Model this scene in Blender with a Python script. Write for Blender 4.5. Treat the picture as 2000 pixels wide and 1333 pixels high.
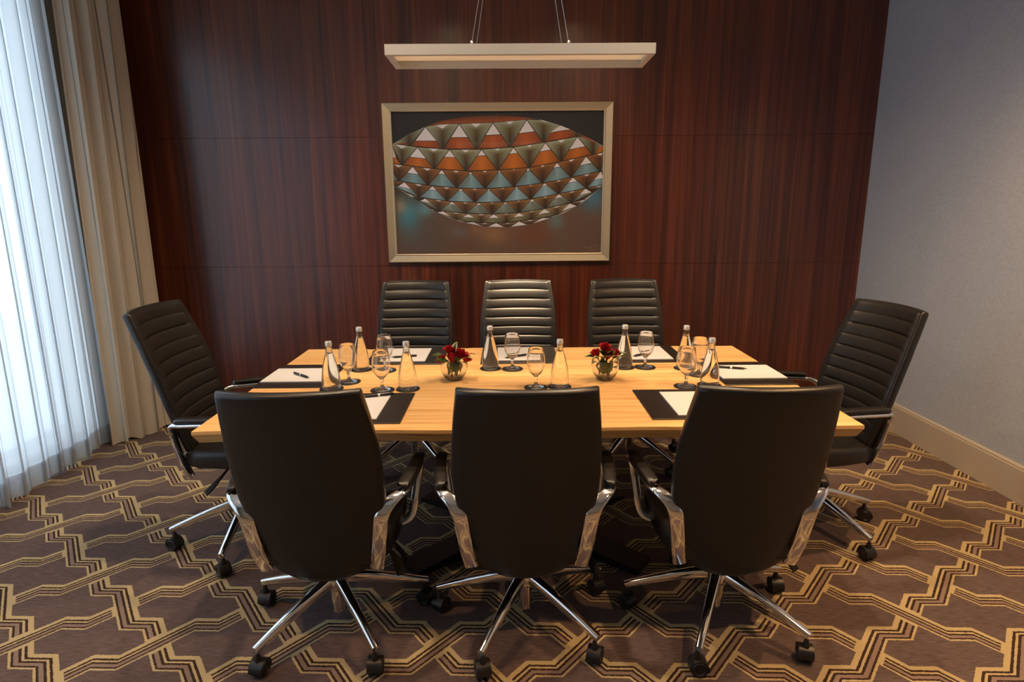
import bpy, math, random
from mathutils import Vector, Matrix
random.seed(7)
S = bpy.context.scene
for o in list(bpy.data.objects): bpy.data.objects.remove(o, do_unlink=True)
COL = S.collection
PI = math.pi

# ------------------------------------------------------------------ camera
F_PX, PITCH, ROLL, YAW = 1170.6, 0.2144, -0.0074, 0.0068
cam_d = bpy.data.cameras.new('camera'); cam = bpy.data.objects.new('camera', cam_d); COL.objects.link(cam)
cam_d.sensor_width = 36.0; cam_d.lens = F_PX / 2000 * 36; cam_d.clip_start = 0.05
fw = Vector((math.sin(YAW)*math.cos(PITCH), math.cos(YAW)*math.cos(PITCH), -math.sin(PITCH)))
rt0 = Vector((math.cos(YAW), -math.sin(YAW), 0)); up0 = rt0.cross(fw)
rt = math.cos(ROLL)*rt0 + math.sin(ROLL)*up0; up = -math.sin(ROLL)*rt0 + math.cos(ROLL)*up0
cam.matrix_world = Matrix(((rt.x, up.x, -fw.x, 0), (rt.y, up.y, -fw.y, 0), (rt.z, up.z, -fw.z, 1.5), (0, 0, 0, 1)))
S.camera = cam

# ------------------------------------------------------------------ world, lights, exposure
S.view_settings.view_transform = 'Standard'; S.view_settings.look = 'None'
S.view_settings.gamma = 1.0; S.view_settings.use_curve_mapping = False
S.view_settings.exposure = 1.32
W = bpy.data.worlds.new('sky'); S.world = W; W.use_nodes = True
bg = W.node_tree.nodes['Background']; bg.inputs[0].default_value = (0.66, 0.83, 1.0, 1); bg.inputs[1].default_value = 1.75
S.cycles.max_bounces = 10; S.cycles.diffuse_bounces = 4; S.cycles.glossy_bounces = 4
S.cycles.transmission_bounces = 8; S.cycles.transparent_max_bounces = 10; S.cycles.sample_clamp_indirect = 4.0
CEIL = 3.2
def area_window(y0, y1, z0, z1, x):
    d = bpy.data.lights.new('window_portal', 'AREA'); d.shape = 'RECTANGLE'; d.size = y1-y0; d.size_y = z1-z0
    d.cycles.is_portal = True
    o = bpy.data.objects.new('window_portal', d); COL.objects.link(o)
    o.matrix_world = Matrix.Translation((x, (y0+y1)/2, (z0+z1)/2)) @ Matrix.Rotation(-PI/2, 4, 'Y') @ Matrix.Rotation(PI/2, 4, 'Z')
area_window(-1.0, 3.72, 0.14, 2.95, -2.90)
WARM = (1.0, 0.72, 0.45)
def downlight(x, y, power, cone=100, blend=0.7, r=0.03, aim=None, col=WARM):
    d = bpy.data.lights.new('downlight', 'SPOT'); d.energy = power; d.color = col; d.spot_size = math.radians(cone)
    d.spot_blend = blend; d.shadow_soft_size = r
    o = bpy.data.objects.new('downlight', d); COL.objects.link(o); o.location = (x, y, CEIL-0.02)
    if aim: o.rotation_euler = (Vector(aim)-o.location).to_track_quat('-Z', 'Y').to_euler()
for dx_, dy_, e_ in ((-.75, 2.30, 42), (.85, 2.30, 40), (-.50, 3.02, 43), (.62, 3.02, 43)): downlight(dx_, dy_, e_, 152, 1.0, .05)
downlight(.06, 3.15, 300, 17, .9, .03, aim=(.06, 3.82, 1.02))
AMBER = (1.0, .56, .25)
downlight(1.95, 2.10, 72, 110, .9, col=AMBER); downlight(1.6, .9, 62, 100, .9, col=AMBER); downlight(-1.5, 1.0, 44, 100, .9, col=AMBER)

# ------------------------------------------------------------------ helpers
def tag(o, label=None, cat=None, group=None, kind=None):
    if label: o['label'] = label
    if cat: o['category'] = cat
    if group: o['group'] = group
    if kind: o['kind'] = kind
    return o
def link(name, me, mat=None, parent=None, loc=None, rz=0):
    o = bpy.data.objects.new(name, me); COL.objects.link(o)
    if mat and me and not me.materials: me.materials.append(mat)
    if parent: o.parent = parent
    if loc: o.location = loc
    if rz: o.rotation_euler = (0, 0, rz)
    return o
def empty(name, loc=(0, 0, 0), rz=0):
    o = bpy.data.objects.new(name, None); COL.objects.link(o); o.location = loc; o.rotation_euler = (0, 0, rz)
    o.empty_display_size = 0.05
    return o
class MB:
    def __init__(s): s.v = []; s.f = []; s.m = []; s.mi = 0
    def add(s, vs, fs):
        b = len(s.v); s.v += [tuple(p) for p in vs]; s.f += [tuple(i+b for i in f) for f in fs]; s.m += [s.mi]*len(fs); return s
    def box(s, x0, x1, y0, y1, z0, z1):
        return s.add([(x0,y0,z0),(x1,y0,z0),(x1,y1,z0),(x0,y1,z0),(x0,y0,z1),(x1,y0,z1),(x1,y1,z1),(x0,y1,z1)],
                     [(0,3,2,1),(4,5,6,7),(0,1,5,4),(1,2,6,5),(2,3,7,6),(3,0,4,7)])
    def rings(s, rings, cap=True, closed=True):
        n = len(rings[0]); b = []
        fs = []
        for k in range(len(rings)-1):
            for i in range(n if closed else n-1):
                j = (i+1) % n
                fs.append((k*n+i, k*n+j, (k+1)*n+j, (k+1)*n+i))
        if cap: fs += [tuple(range(n-1, -1, -1)), tuple((len(rings)-1)*n+i for i in range(n))]
        return s.add([p for r in rings for p in r], fs)
    def lathe(s, prof, n=24, cx=0, cy=0, cz=0, axis='Z', a0=0):
        rs = []
        for r, z in prof:
            ring = []
            for i in range(n):
                a = a0+2*PI*i/n; x, y = r*math.cos(a), r*math.sin(a)
                ring.append((cx+x, cy+y, cz+z) if axis == 'Z' else (cx+z, cy+x, cz+y))
            rs.append(ring)
        return s.rings(rs)
    def sweep(s, path, w, h, n=10, side=(1, 0, 0), cap=True, pw=4.0):
        """superellipse bar along a path; w along 'side', h across it (lists or numbers)"""
        P = [Vector(p) for p in path]; rs = []
        for k, p in enumerate(P):
            t = (P[min(k+1, len(P)-1)]-P[max(k-1, 0)]).normalized()
            sd = Vector(side if not callable(side) else side(k)); sd = (sd-t*sd.dot(t)).normalized(); nn = t.cross(sd)
            ww = w[k] if isinstance(w, (list, tuple)) else w; hh = h[k] if isinstance(h, (list, tuple)) else h
            ring = []
            for i in range(n):
                a = 2*PI*(i+.5)/n; c, q = math.cos(a), math.sin(a)
                ring.append(p+sd*(ww/2*math.copysign(abs(c)**(2/pw), c))+nn*(hh/2*math.copysign(abs(q)**(2/pw), q)))
            rs.append(ring)
        return s.rings(rs, cap)
    def mesh(s, name, mats=(), sharp=40, smooth=True):
        me = bpy.data.meshes.new(name); me.from_pydata(s.v, [], s.f)
        for m in mats: me.materials.append(m)
        if len(set(s.m)) > 1: me.polygons.foreach_set('material_index', s.m)
        me.validate(); me.update()
        import bmesh
        bm = bmesh.new(); bm.from_mesh(me); bmesh.ops.recalc_face_normals(bm, faces=bm.faces); bm.to_mesh(me); bm.free()
        if smooth:
            me.shade_smooth(); me.set_sharp_from_angle(angle=math.radians(sharp))
        return me
def spline(pts, n=6):
    P = [Vector(p) for p in pts]; out = []
    for k in range(len(P)-1):
        a, b, c, d = P[max(k-1, 0)], P[k], P[k+1], P[min(k+2, len(P)-1)]
        for i in range(n):
            t = i/n
            out.append(.5*((2*b)+(c-a)*t+(2*a-5*b+4*c-d)*t*t+(3*b-a-3*c+d)*t**3))
    out.append(P[-1]); return out
def lerp_tab(tab, x):
    if x <= tab[0][0]: return tab[0][1]
    for (a, u), (b, v) in zip(tab, tab[1:]):
        if x <= b: 
            t = (x-a)/(b-a); return u+(v-u)*t
    return tab[-1][1]
def rbox(w, d, h, r, seg=4, z0=0.0):
    """box with rounded vertical corners and softened top/bottom edges, centred in x,y, base at z0"""
    def outline(ins):
        rr = max(r-ins, 0.0005); pts = []
        for cx, cy, a0 in ((w/2-r, d/2-r, 0), (-w/2+r, d/2-r, 90), (-w/2+r, -d/2+r, 180), (w/2-r, -d/2+r, 270)):
            for i in range(seg+1):
                a = math.radians(a0+90*i/seg); pts.append((cx+rr*math.cos(a), cy+rr*math.sin(a)))
        return pts
    return outline

# node graph helper ------------------------------------------------------------
class NG:
    def __init__(s, name):
        s.mat = bpy.data.materials.new(name); s.mat.use_nodes = True; s.t = s.mat.node_tree; s.n = s.t.nodes
        s.bsdf = s.n['Principled BSDF']; s.out = s.n['Material Output']
    def node(s, typ, **kw):
        n = s.n.new(typ)
        for k, v in kw.items(): setattr(n, k, v)
        return n
    def put(s, sock, v):
        if isinstance(v, bpy.types.NodeSocket): s.t.links.new(v, sock)
        elif v is not None:
            if hasattr(sock, 'default_value'):
                try: sock.default_value = v
                except Exception: sock.default_value = tuple(v)+(1,)
    def m(s, op, a, b=None, c=None):
        n = s.node('ShaderNodeMath', operation=op)
        for i, v in enumerate((a, b, c)):
            if v is not None: s.put(n.inputs[i], v)
        return n.outputs[0]
    def mix(s, f, a, b):
        n = s.node('ShaderNodeMix', data_type='RGBA'); s.put(n.inputs[0], f); s.put(n.inputs[6], c4(a)); s.put(n.inputs[7], c4(b)); return n.outputs[2]
    def coord(s, kind='Object'): return s.node('ShaderNodeTexCoord').outputs[kind]
    def geo(s, k='Position'): return s.node('ShaderNodeNewGeometry').outputs[k]
    def mapping(s, v, scale=(1, 1, 1), loc=(0, 0, 0)):
        n = s.node('ShaderNodeMapping'); s.put(n.inputs[0], v); n.inputs[1].default_value = loc; n.inputs[3].default_value = scale; return n.outputs[0]
    def noise(s, v, scale=5, detail=4, rough=.55, dist=0, out=0):
        n = s.node('ShaderNodeTexNoise'); s.put(n.inputs['Vector'], v); n.inputs['Scale'].default_value = scale
        n.inputs['Detail'].default_value = detail; n.inputs['Roughness'].default_value = rough; n.inputs['Distortion'].default_value = dist
        return n.outputs[out]
    def ramp(s, f, stops):
        n = s.node('ShaderNodeValToRGB'); s.put(n.inputs[0], f); e = n.color_ramp.elements
        while len(e) < len(stops): e.new(0.5)
        for el, (p, c) in zip(e, stops): el.position = p; el.color = c4(c)
        return n.outputs[0]
    def xyz(s, v):
        n = s.node('ShaderNodeSeparateXYZ'); s.put(n.inputs[0], v); return n.outputs
    def bump(s, h, strength=.3, dist=.002):
        n = s.node('ShaderNodeBump'); n.inputs['Strength'].default_value = strength; n.inputs['Distance'].default_value = dist
        s.put(n.inputs['Height'], h); s.t.links.new(n.outputs[0], s.bsdf.inputs['Normal'])
    def set(s, **kw):
        names = dict(color='Base Color', rough='Roughness', metal='Metallic', ior='IOR', trans='Transmission Weight', coat='Coat Weight',
                     coatr='Coat Roughness', spec='Specular IOR Level', emis='Emission Color', emiss='Emission Strength', sheen='Sheen Weight')
        for k, v in kw.items(): s.put(s.bsdf.inputs[names[k]], c4(v) if k in ('color', 'emis') else v)
        return s
def c4(c):
    if isinstance(c, (tuple, list)): return tuple(c)+(1,) if len(c) == 3 else tuple(c)
    return c
def srgb(r, g, b):
    f = lambda u: (u/255/12.92) if u/255 <= .04045 else ((u/255+.055)/1.055)**2.4
    return (f(r), f(g), f(b))
def simple(name, color, rough=.5, metal=0, **kw): return NG(name).set(color=color, rough=rough, metal=metal, **kw).mat

# ------------------------------------------------------------------ materials
def mat_wood_wall():
    g = NG('veneer_wood'); p = g.geo()
    a = g.noise(g.mapping(p, (26, 1, 0.55)), 1.0, 5, .6, .6)
    b = g.noise(g.mapping(p, (150, 1, 2.2)), 1.0, 3, .6)
    c = g.noise(g.mapping(p, (3.2, 1, .25)), 1.0, 2, .5)
    f = g.m('ADD', g.m('MULTIPLY', a, .62), g.m('ADD', g.m('MULTIPLY', b, .22), g.m('MULTIPLY', c, .22)))
    col = g.ramp(f, [(.30, srgb(26, 8, 4)), (.43, srgb(60, 23, 12)), (.56, srgb(90, 39, 21)), (.72, srgb(122, 62, 36))])
    g.set(color=col, rough=.36, coat=.5, coatr=.2, spec=.5)
    g.bump(b, .05, .001); return g.mat
def mat_oak():
    g = NG('oak_table'); p = g.geo()
    r = g.node('ShaderNodeObjectInfo').outputs['Random']
    off = g.m('MULTIPLY', r, 9.0)
    cv = g.node('ShaderNodeCombineXYZ'); g.put(cv.inputs[0], off); g.put(cv.inputs[1], off)
    va = g.node('ShaderNodeVectorMath', operation='ADD'); g.put(va.inputs[0], p); g.put(va.inputs[1], cv.outputs[0])
    a = g.noise(g.mapping(va.outputs[0], (1.3, 34, 30)), 1.0, 5, .6, 1.2)
    b = g.noise(g.mapping(va.outputs[0], (5, 190, 120)), 1.0, 3, .6)
    kn = g.node('ShaderNodeTexVoronoi'); g.put(kn.inputs['Vector'], g.mapping(va.outputs[0], (2.4, 7, 7))); kn.inputs['Scale'].default_value = 1.0
    knot = g.ramp(kn.outputs['Distance'], [(.0, (1, 1, 1)), (.075, (0, 0, 0))])
    f = g.m('ADD', g.m('MULTIPLY', a, .75), g.m('MULTIPLY', b, .25))
    col = g.ramp(f, [(.26, srgb(150, 100, 54)), (.38, srgb(206, 156, 96)), (.50, srgb(232, 186, 122)), (.68, srgb(243, 204, 146))])
    col = g.mix(g.m('MULTIPLY', knot, .55), col, srgb(120, 76, 40))
    tint = g.mix(g.m('MULTIPLY', r, .35), col, srgb(196, 140, 84))
    g.set(color=tint, rough=.42, spec=.35); g.bump(b, .12, .001); return g.mat
def mat_leather(name, col, rough=.37):
    g = NG(name); p = g.coord()
    v = g.node('ShaderNodeTexVoronoi'); g.put(v.inputs['Vector'], p); v.inputs['Scale'].default_value = 420
    n = g.noise(p, 9, 3)
    g.set(color=g.mix(n, tuple(c*.8 for c in col), tuple(c*1.25 for c in col)), rough=rough, spec=.5)
    g.bump(v.outputs['Distance'], .12, .0006); return g.mat
def mat_carpet():
    g = NG('patterned_carpet'); CA = -0.036; p_, q_ = .2500, .1963; X0, Y0 = -1.7447, 2.2829
    gj, B = .088, .072
    th = math.atan2(q_, p_-gj); tau = math.tan(th/2)
    pos = g.geo(); jn = g.noise(g.mapping(pos, (160, 160, 1)), 1.0, 2, .5, 0, 1)
    vm = g.node('ShaderNodeVectorMath', operation='MULTIPLY_ADD'); g.put(vm.inputs[0], jn); vm.inputs[1].default_value = (.007, .007, 0); g.put(vm.inputs[2], pos)
    x, y, z = g.xyz(vm.outputs[0])
    dx = g.m('SUBTRACT', x, X0+.0035); dy = g.m('SUBTRACT', y, Y0+.0035); c, s_ = math.cos(CA), math.sin(CA)
    X = g.m('ADD', g.m('MULTIPLY', dx, c), g.m('MULTIPLY', dy, s_)); Y = g.m('SUBTRACT', g.m('MULTIPLY', dy, c), g.m('MULTIPLY', dx, s_))
    def stair(U, per, flat):
        # staircase through (0,0): diagonal / flat of length `flat` centred at per/2 / diagonal, rising q_ per period
        t = g.m('DIVIDE', U, per); k = g.m('FLOOR', t); fr = g.m('MULTIPLY', g.m('SUBTRACT', t, k), per)
        d = (per-flat)/2; m_ = q_/2/d
        lo = g.m('MULTIPLY', g.m('MINIMUM', fr, d), m_); hi = g.m('MULTIPLY', g.m('MAXIMUM', g.m('SUBTRACT', fr, d+flat), 0.0), m_)
        return g.m('ADD', g.m('MULTIPLY', k, q_), g.m('ADD', lo, hi))
    def family(Xs):
        Fx = stair(Xs, p_, gj)
        k = g.m('ROUND', g.m('DIVIDE', g.m('SUBTRACT', Y, Fx), 2*q_)); Y1 = g.m('SUBTRACT', Y, g.m('MULTIPLY', k, 2*q_))
        G = stair(g.m('ADD', Xs, g.m('MULTIPLY', Y1, tau)), p_+tau*q_, gj)
        w = g.m('SUBTRACT', Y1, G); return k, w
    k1, w1 = family(X); k2, w2 = family(g.m('MULTIPLY', X, -1.0))
    yel, dark, dusty = srgb(202, 182, 138), srgb(66, 48, 40), srgb(152, 130, 118)
    def prof(w):
        t = g.m('SUBTRACT', .5, g.m('DIVIDE', w, B))      # 0 at the upper edge, 1 at the lower
        n = g.node('ShaderNodeValToRGB'); n.color_ramp.interpolation = 'CONSTANT'; g.put(n.inputs[0], t); e = n.color_ramp.elements
        st = [(0, yel), (.245, dark), (.365, yel), (.475, dark), (.595, dusty), (.785, dark), (.885, yel)]
        while len(e) < len(st): e.new(.5)
        for el, (pp, cc) in zip(e, st): el.position = pp; el.color = c4(cc)
        return n.outputs[0]
    in1 = g.m('LESS_THAN', g.m('ABSOLUTE', w1), B/2); in2 = g.m('LESS_THAN', g.m('ABSOLUTE', w2), B/2)
    par = g.m('MODULO', g.m('ABSOLUTE', g.m('ADD', k1, k2)), 2.0); over2 = g.m('GREATER_THAN', par, .5)
    # a thin plain gap where one band passes under the other
    gap1 = g.m('LESS_THAN', g.m('ABSOLUTE', w1), B/2+.010); gap2 = g.m('LESS_THAN', g.m('ABSOLUTE', w2), B/2+.010)
    base = g.ramp(g.noise(g.mapping(pos, (22, 260, 1)), 1.0, 3, .6), [(.3, srgb(84, 71, 69)), (.7, srgb(126, 108, 104))])
    f2 = prof(w2); f1 = prof(w1)
    a = g.mix(in2, base, f2); a = g.mix(gap1, a, g.mix(in2, base, yel)); a = g.mix(in1, a, f1)       # 1 over 2
    b = g.mix(in1, base, f1); b = g.mix(gap2, b, g.mix(in1, base, yel)); b = g.mix(in2, b, f2)       # 2 over 1
    col = g.mix(over2, a, b)
    pile = g.noise(g.mapping(pos, (420, 420, 1)), 1.0, 2, .7)
    col = g.mix(g.m('MULTIPLY', pile, .45), col, (.02, .015, .012))
    g.set(color=col, rough=.95, spec=.1); g.bump(pile, .5, .003); return g.mat
def mat_wallpaper():
    g = NG('grey_wallcovering'); p = g.geo()
    a = g.noise(g.mapping(p, (1, 60, 90)), 1.0, 4, .7); b = g.noise(g.mapping(p, (1, 2, 2)), 1.0, 2)
    col = g.ramp(g.m('ADD', g.m('MULTIPLY', a, .8), g.m('MULTIPLY', b, .2)), [(.3, srgb(160, 169, 184)), (.7, srgb(182, 191, 206))])
    g.set(color=col, rough=.7); g.bump(a, .15, .002); return g.mat
def mat_sheer():
    g = NG('sheer_fabric'); p = g.geo()
    wv = g.noise(g.mapping(p, (300, 300, 6)), 1.0, 2)
    d = g.node('ShaderNodeBsdfDiffuse'); t = g.node('ShaderNodeBsdfTranslucent'); tr = g.node('ShaderNodeBsdfTransparent')
    cu = g.xyz(g.node('ShaderNodeUVMap').outputs[0])[0]
    st = g.m('LESS_THAN', g.m('FRACT', g.m('DIVIDE', g.m('ADD', cu, g.m('MULTIPLY', g.m('SINE', g.m('MULTIPLY', cu, 3.7)), .03)), .115)), .022)
    col = g.mix(g.m('MULTIPLY', st, .8), g.mix(wv, (.66, .70, .74), (.78, .82, .85)), (.28, .30, .33)); g.put(d.inputs[0], col); g.put(t.inputs[0], col)
    m1 = g.node('ShaderNodeMixShader'); m1.inputs[0].default_value = .6; g.put(m1.inputs[1], d.outputs[0]); g.put(m1.inputs[2], t.outputs[0])
    m2 = g.node('ShaderNodeMixShader'); m2.inputs[0].default_value = .13; g.put(m2.inputs[1], m1.outputs[0]); g.put(m2.inputs[2], tr.outputs[0])
    g.put(g.out.inputs[0], m2.outputs[0]); return g.mat
def mat_drape():
    g = NG('beige_drape'); p = g.geo()
    wv = g.noise(g.mapping(p, (260, 260, 40)), 1.0, 3); d = g.node('ShaderNodeBsdfDiffuse'); t = g.node('ShaderNodeBsdfTranslucent')
    cu = g.xyz(g.node('ShaderNodeUVMap').outputs[0])[0]
    st = g.m('LESS_THAN', g.m('FRACT', g.m('DIVIDE', g.m('ADD', cu, g.m('MULTIPLY', g.m('SINE', g.m('MULTIPLY', cu, 5.1)), .03)), .150)), .028)
    col = g.mix(g.m('MULTIPLY', st, .75), g.mix(wv, srgb(196, 186, 170), srgb(214, 206, 192)), srgb(92, 88, 84)); g.put(d.inputs[0], col); g.put(t.inputs[0], col)
    m1 = g.node('ShaderNodeMixShader'); m1.inputs[0].default_value = .18; g.put(m1.inputs[1], d.outputs[0]); g.put(m1.inputs[2], t.outputs[0])
    g.put(g.out.inputs[0], m1.outputs[0]); return g.mat
def mat_glass(name, col=(1, 1, 1), ior=1.45, rough=0.0):
    g = NG(name); n = g.node('ShaderNodeBsdfGlass'); n.inputs['Color'].default_value = c4(col); n.inputs['IOR'].default_value = ior
    n.inputs['Roughness'].default_value = rough; tr = g.node('ShaderNodeBsdfTransparent')
    mx = g.node('ShaderNodeMixShader'); mx.inputs[0].default_value = .06; g.put(mx.inputs[1], n.outputs[0]); g.put(mx.inputs[2], tr.outputs[0])
    g.put(g.out.inputs[0], mx.outputs[0]); return g.mat
def mat_pane(name, refl=.08):
    g = NG(name); tr = g.node('ShaderNodeBsdfTransparent'); gl = g.node('ShaderNodeBsdfGlossy'); gl.inputs['Roughness'].default_value = .02
    mx = g.node('ShaderNodeMixShader'); mx.inputs[0].default_value = refl; g.put(mx.inputs[1], tr.outputs[0]); g.put(mx.inputs[2], gl.outputs[0])
    g.put(g.out.inputs[0], mx.outputs[0]); return g.mat
def mat_vcol(name, rough=.6):
    g = NG(name); a = g.node('ShaderNodeVertexColor', layer_name='col'); n = g.noise(g.geo(), 35, 4, .6)
    g.set(color=g.mix(g.m('MULTIPLY', n, .08), a.outputs[0], (.02, .02, .02)), rough=rough, spec=.3); return g.mat
def mat_brushed(name, col, rough):
    g = NG(name); n = g.noise(g.mapping(g.geo(), (8, 60, 60)), 1.0, 3)
    g.set(color=g.mix(n, tuple(c*.9 for c in col), col), rough=rough, metal=.75); return g.mat
M = dict(
    wood=mat_wood_wall(), oak=mat_oak(), carpet=mat_carpet(), paper_wall=mat_wallpaper(), sheer=mat_sheer(), drape=mat_drape(),
    leather=mat_leather('black_leather', (.012, .0105, .010)), pad=mat_leather('pad_leather', (.016, .012, .011), .38),
    chrome=simple('polished_aluminium', (.86, .86, .87), .09, 1.0), black=simple('black_plastic', (.012, .012, .013), .4),
    lever=simple('matt_lever_plastic', (.006, .006, .006), .7, 0, spec=.2), blackmetal=simple('black_steel', (.012, .012, .013), .35, .3), baseboard=simple('baseboard_paint', srgb(186, 176, 160), .5),
    ceiling=simple('ceiling_paint', srgb(225, 220, 212), .8), plain=simple('beige_wall_paint', srgb(176, 164, 146), .8),
    glass=mat_glass('clear_glass'), water=mat_glass('bottle_of_water', (.97, .98, .98), 1.36), pane=mat_pane('window_glass'), pglass=mat_pane('picture_glass', .05),
    silver=simple('silver_cap', (.72, .72, .72), .35, .6), frame=mat_brushed('champagne_frame', srgb(206, 192, 164), .38),
    lampmetal=simple('brushed_lamp_metal', srgb(205, 202, 198), .45, 0), paper=simple('white_paper', srgb(206, 205, 206), .7),
    coaster=simple('black_coaster', (.014, .012, .011), .5), ink=simple('dark_pen', (.01, .01, .012), .25), print=mat_vcol('painted_print'),
    rose=mat_vcol('rose_petal', .55), leaf=mat_vcol('leaf_surface', .5), stem=simple('green_stem', srgb(60, 84, 34), .6), winframe=simple('window_frame_paint', srgb(200, 198, 192), .5),
    stone=simple('terrace_stone', srgb(205, 198, 186), .8), wire=simple('steel_wire', (.7, .7, .7), .3, 1.0))
def mat_diffuser():
    g = NG('lamp_diffuser'); d = g.node('ShaderNodeBsdfDiffuse'); t = g.node('ShaderNodeBsdfTranslucent')
    for n in (d, t): n.inputs[0].default_value = (.8, .76, .7, 1)
    m1 = g.node('ShaderNodeMixShader'); m1.inputs[0].default_value = .3; g.put(m1.inputs[1], d.outputs[0]); g.put(m1.inputs[2], t.outputs[0])
    g.put(g.out.inputs[0], m1.outputs[0]); return g.mat
M['diffuser'] = mat_diffuser()

# ------------------------------------------------------------------ room shell
XL, XR, YB, YF = -2.77, 2.643, 4.50, -1.9
def struct(name, mb, mat, parent=None, smooth=False):
    o = link(name, mb.mesh(name, smooth=smooth), mat, parent)
    if not parent: o['kind'] = 'structure'
    return o
fl = struct('floor', MB().box(XL-.2, XR+.12, YF-.12, YB+.12, -.1, 0), M['carpet'])
tag(fl, 'brown patterned carpet with interlaced tan hexagon lines', 'carpet')
ce = struct('ceiling', MB().box(XL-.2, XR+.12, YF-.12, YB+.12, CEIL, CEIL+.1), M['ceiling']); tag(ce, 'plain pale ceiling above the meeting room', 'ceiling')
wb = struct('wall_back', MB().box(XL-.2, XR+.12, YB+.012, YB+.12, 0, CEIL), M['black']); tag(wb, 'dark red-brown wood veneer wall behind the table', 'wall')
zs = [0.0, .186, 1.102, 2.018, 2.934, CEIL]; xs = [XL, -1.55, XR]
for k in range(len(zs)-1):
    for j in range(len(xs)-1):
        g_ = .0022
        mb = MB().box(xs[j]+(.0003 if j else 0), xs[j+1]-(.0003 if j == 0 else 0), YB, YB+.012, zs[k]+(g_ if k else 0), zs[k+1])
        link('wood_panel', mb.mesh('wood_panel', smooth=False), M['wood'], wb)
wr = struct('wall_right', MB().box(XR, XR+.12, YF, YB, 0, CEIL), M['paper_wall']); tag(wr, 'pale grey textured wall on the right', 'wall')
bb = MB().rings([[(XR, y, 0), (XR-.016, y, 0), (XR-.016, y, .175), (XR-.012, y, .184), (XR-.014, y, .188), (XR-.008, y, .197), (XR, y, .197)] for y in (YF, YB)])
b_ = struct('baseboard_right', bb, M['baseboard']); tag(b_, 'tall cream baseboard along the grey right wall', 'baseboard')
wf = struct('wall_front', MB().box(XL-.2, XR+.12, YF-.12, YF, 0, CEIL), M['plain']); tag(wf, 'plain beige wall behind the viewer', 'wall')
WY0, WY1, WZ0, WZ1 = -1.0, 3.72, .14, 2.95
mb = MB(); mb.box(XL-.2, XL, YF, YB, 0, WZ0); mb.box(XL-.2, XL, YF, YB, WZ1, CEIL); mb.box(XL-.2, XL, YF, WY0, WZ0, WZ1); mb.box(XL-.2, XL, WY1, YB, WZ0, WZ1)
wl = struct('wall_left', mb, M['plain']); tag(wl, 'pale wall with wide window behind the curtains', 'wall')
win = empty('window_1', (XL-.1, (WY0+WY1)/2, WZ0)); tag(win, 'wide bright window behind the white sheer curtain', 'window', kind='structure')
hw = (WY1-WY0)/2; hh = WZ1-WZ0; n_ = 4
for k in range(n_+1):
    yy = -hw+2*hw*k/n_; mb = MB().box(-.03, .03, max(yy-.025, -hw), min(yy+.025, hw), 0, hh); link('window_mullion', mb.mesh('window_mullion', smooth=False), M['winframe'], win)
for z in (0, hh-.05): link('window_rail', MB().box(-.028, .028, -hw, hw, z, z+.05).mesh('window_rail', smooth=False), M['winframe'], win)
for k in range(n_):
    y0 = -hw+2*hw*k/n_; link('window_pane', MB().box(-.004, .004, y0+.02, y0+2*hw/n_-.02, .04, hh-.04).mesh('window_pane', smooth=False), M['pane'], win)
te = struct('terrace', MB().box(-9, XL-.2, -6, 9, -.3, -.05), M['stone']); tag(te, 'pale terrace outside the curtained window', 'terrace')

# ------------------------------------------------------------------ curtains
def curtain_mesh(name, path, z0, z1, nz, mat, dx=0.0):
    """path(t): list of (x, y) plan points at height share t; the UV map carries the width of the cloth"""
    mb = MB(); rows = []; zf = (z1-z0)
    for k in range(nz+1):
        z = z0+zf*k/nz; t = (z-.01)/3.15
        rows.append([(x+dx, y, z+(0.010*math.sin(y*9+x*30) if k == 0 and z0 < .1 else 0)) for x, y in path(t)])
    mb.rings(rows, cap=False, closed=False); n = len(rows[0]); L = [0.0]
    for a, b in zip(rows[0], rows[0][1:]): L.append(L[-1]+math.hypot(a[0]-b[0], a[1]-b[1]))
    me = bpy.data.meshes.new(name); me.from_pydata(mb.v, [], mb.f); me.materials.append(mat); uv = me.uv_layers.new(name='cloth')
    uv.data.foreach_set('uv', [q for lp in me.loops for q in (L[lp.vertex_index % n], lp.vertex_index//n/nz)])
    me.update(); me.shade_smooth(); return me
def sheer_path(t):
    pts = []; n = 520
    for i in range(n):
        s = i/(n-1); y = -1.3+(3.86+1.3)*s
        ph = 2*PI*y/.125+1.5*math.sin(y*3.1)+1.1*math.sin(y*7.3+1)+.5*math.sin(y*15+t)
        amp = (.034+.014*math.sin(y*5.1)+.008*math.sin(y*11+2))*(1.1-.35*t)
        x = -2.635-.05*min(1, max(0, (y-3.55)/.15))+amp*(1-.5*min(1, max(0, (y-3.55)/.15)))*math.sin(ph)+.02*math.sin(y*1.7+2*t)*(1-t)
        pts.append((x, y+.024*math.sin(2*ph+.5)*(1.1-.5*t)))
    return pts
sc = link('sheer_curtain', curtain_mesh('sheer_curtain', sheer_path, .012, 3.16, 14, M['sheer'])); tag(sc, 'white translucent sheer curtain hanging across the window', 'curtain')
link('hem', curtain_mesh('hem', sheer_path, .014, .135, 2, M['sheer'], -.004), None, sc); link('hem', curtain_mesh('hem', sheer_path, .014, .133, 2, M['sheer'], -.008), None, sc)
DR = [(-2.60, 3.725), (-2.565, 3.81), (-2.50, 3.93), (-2.455, 4.06), (-2.47, 4.16), (-2.54, 4.28), (-2.62, 4.38), (-2.66, 4.43)]
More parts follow.
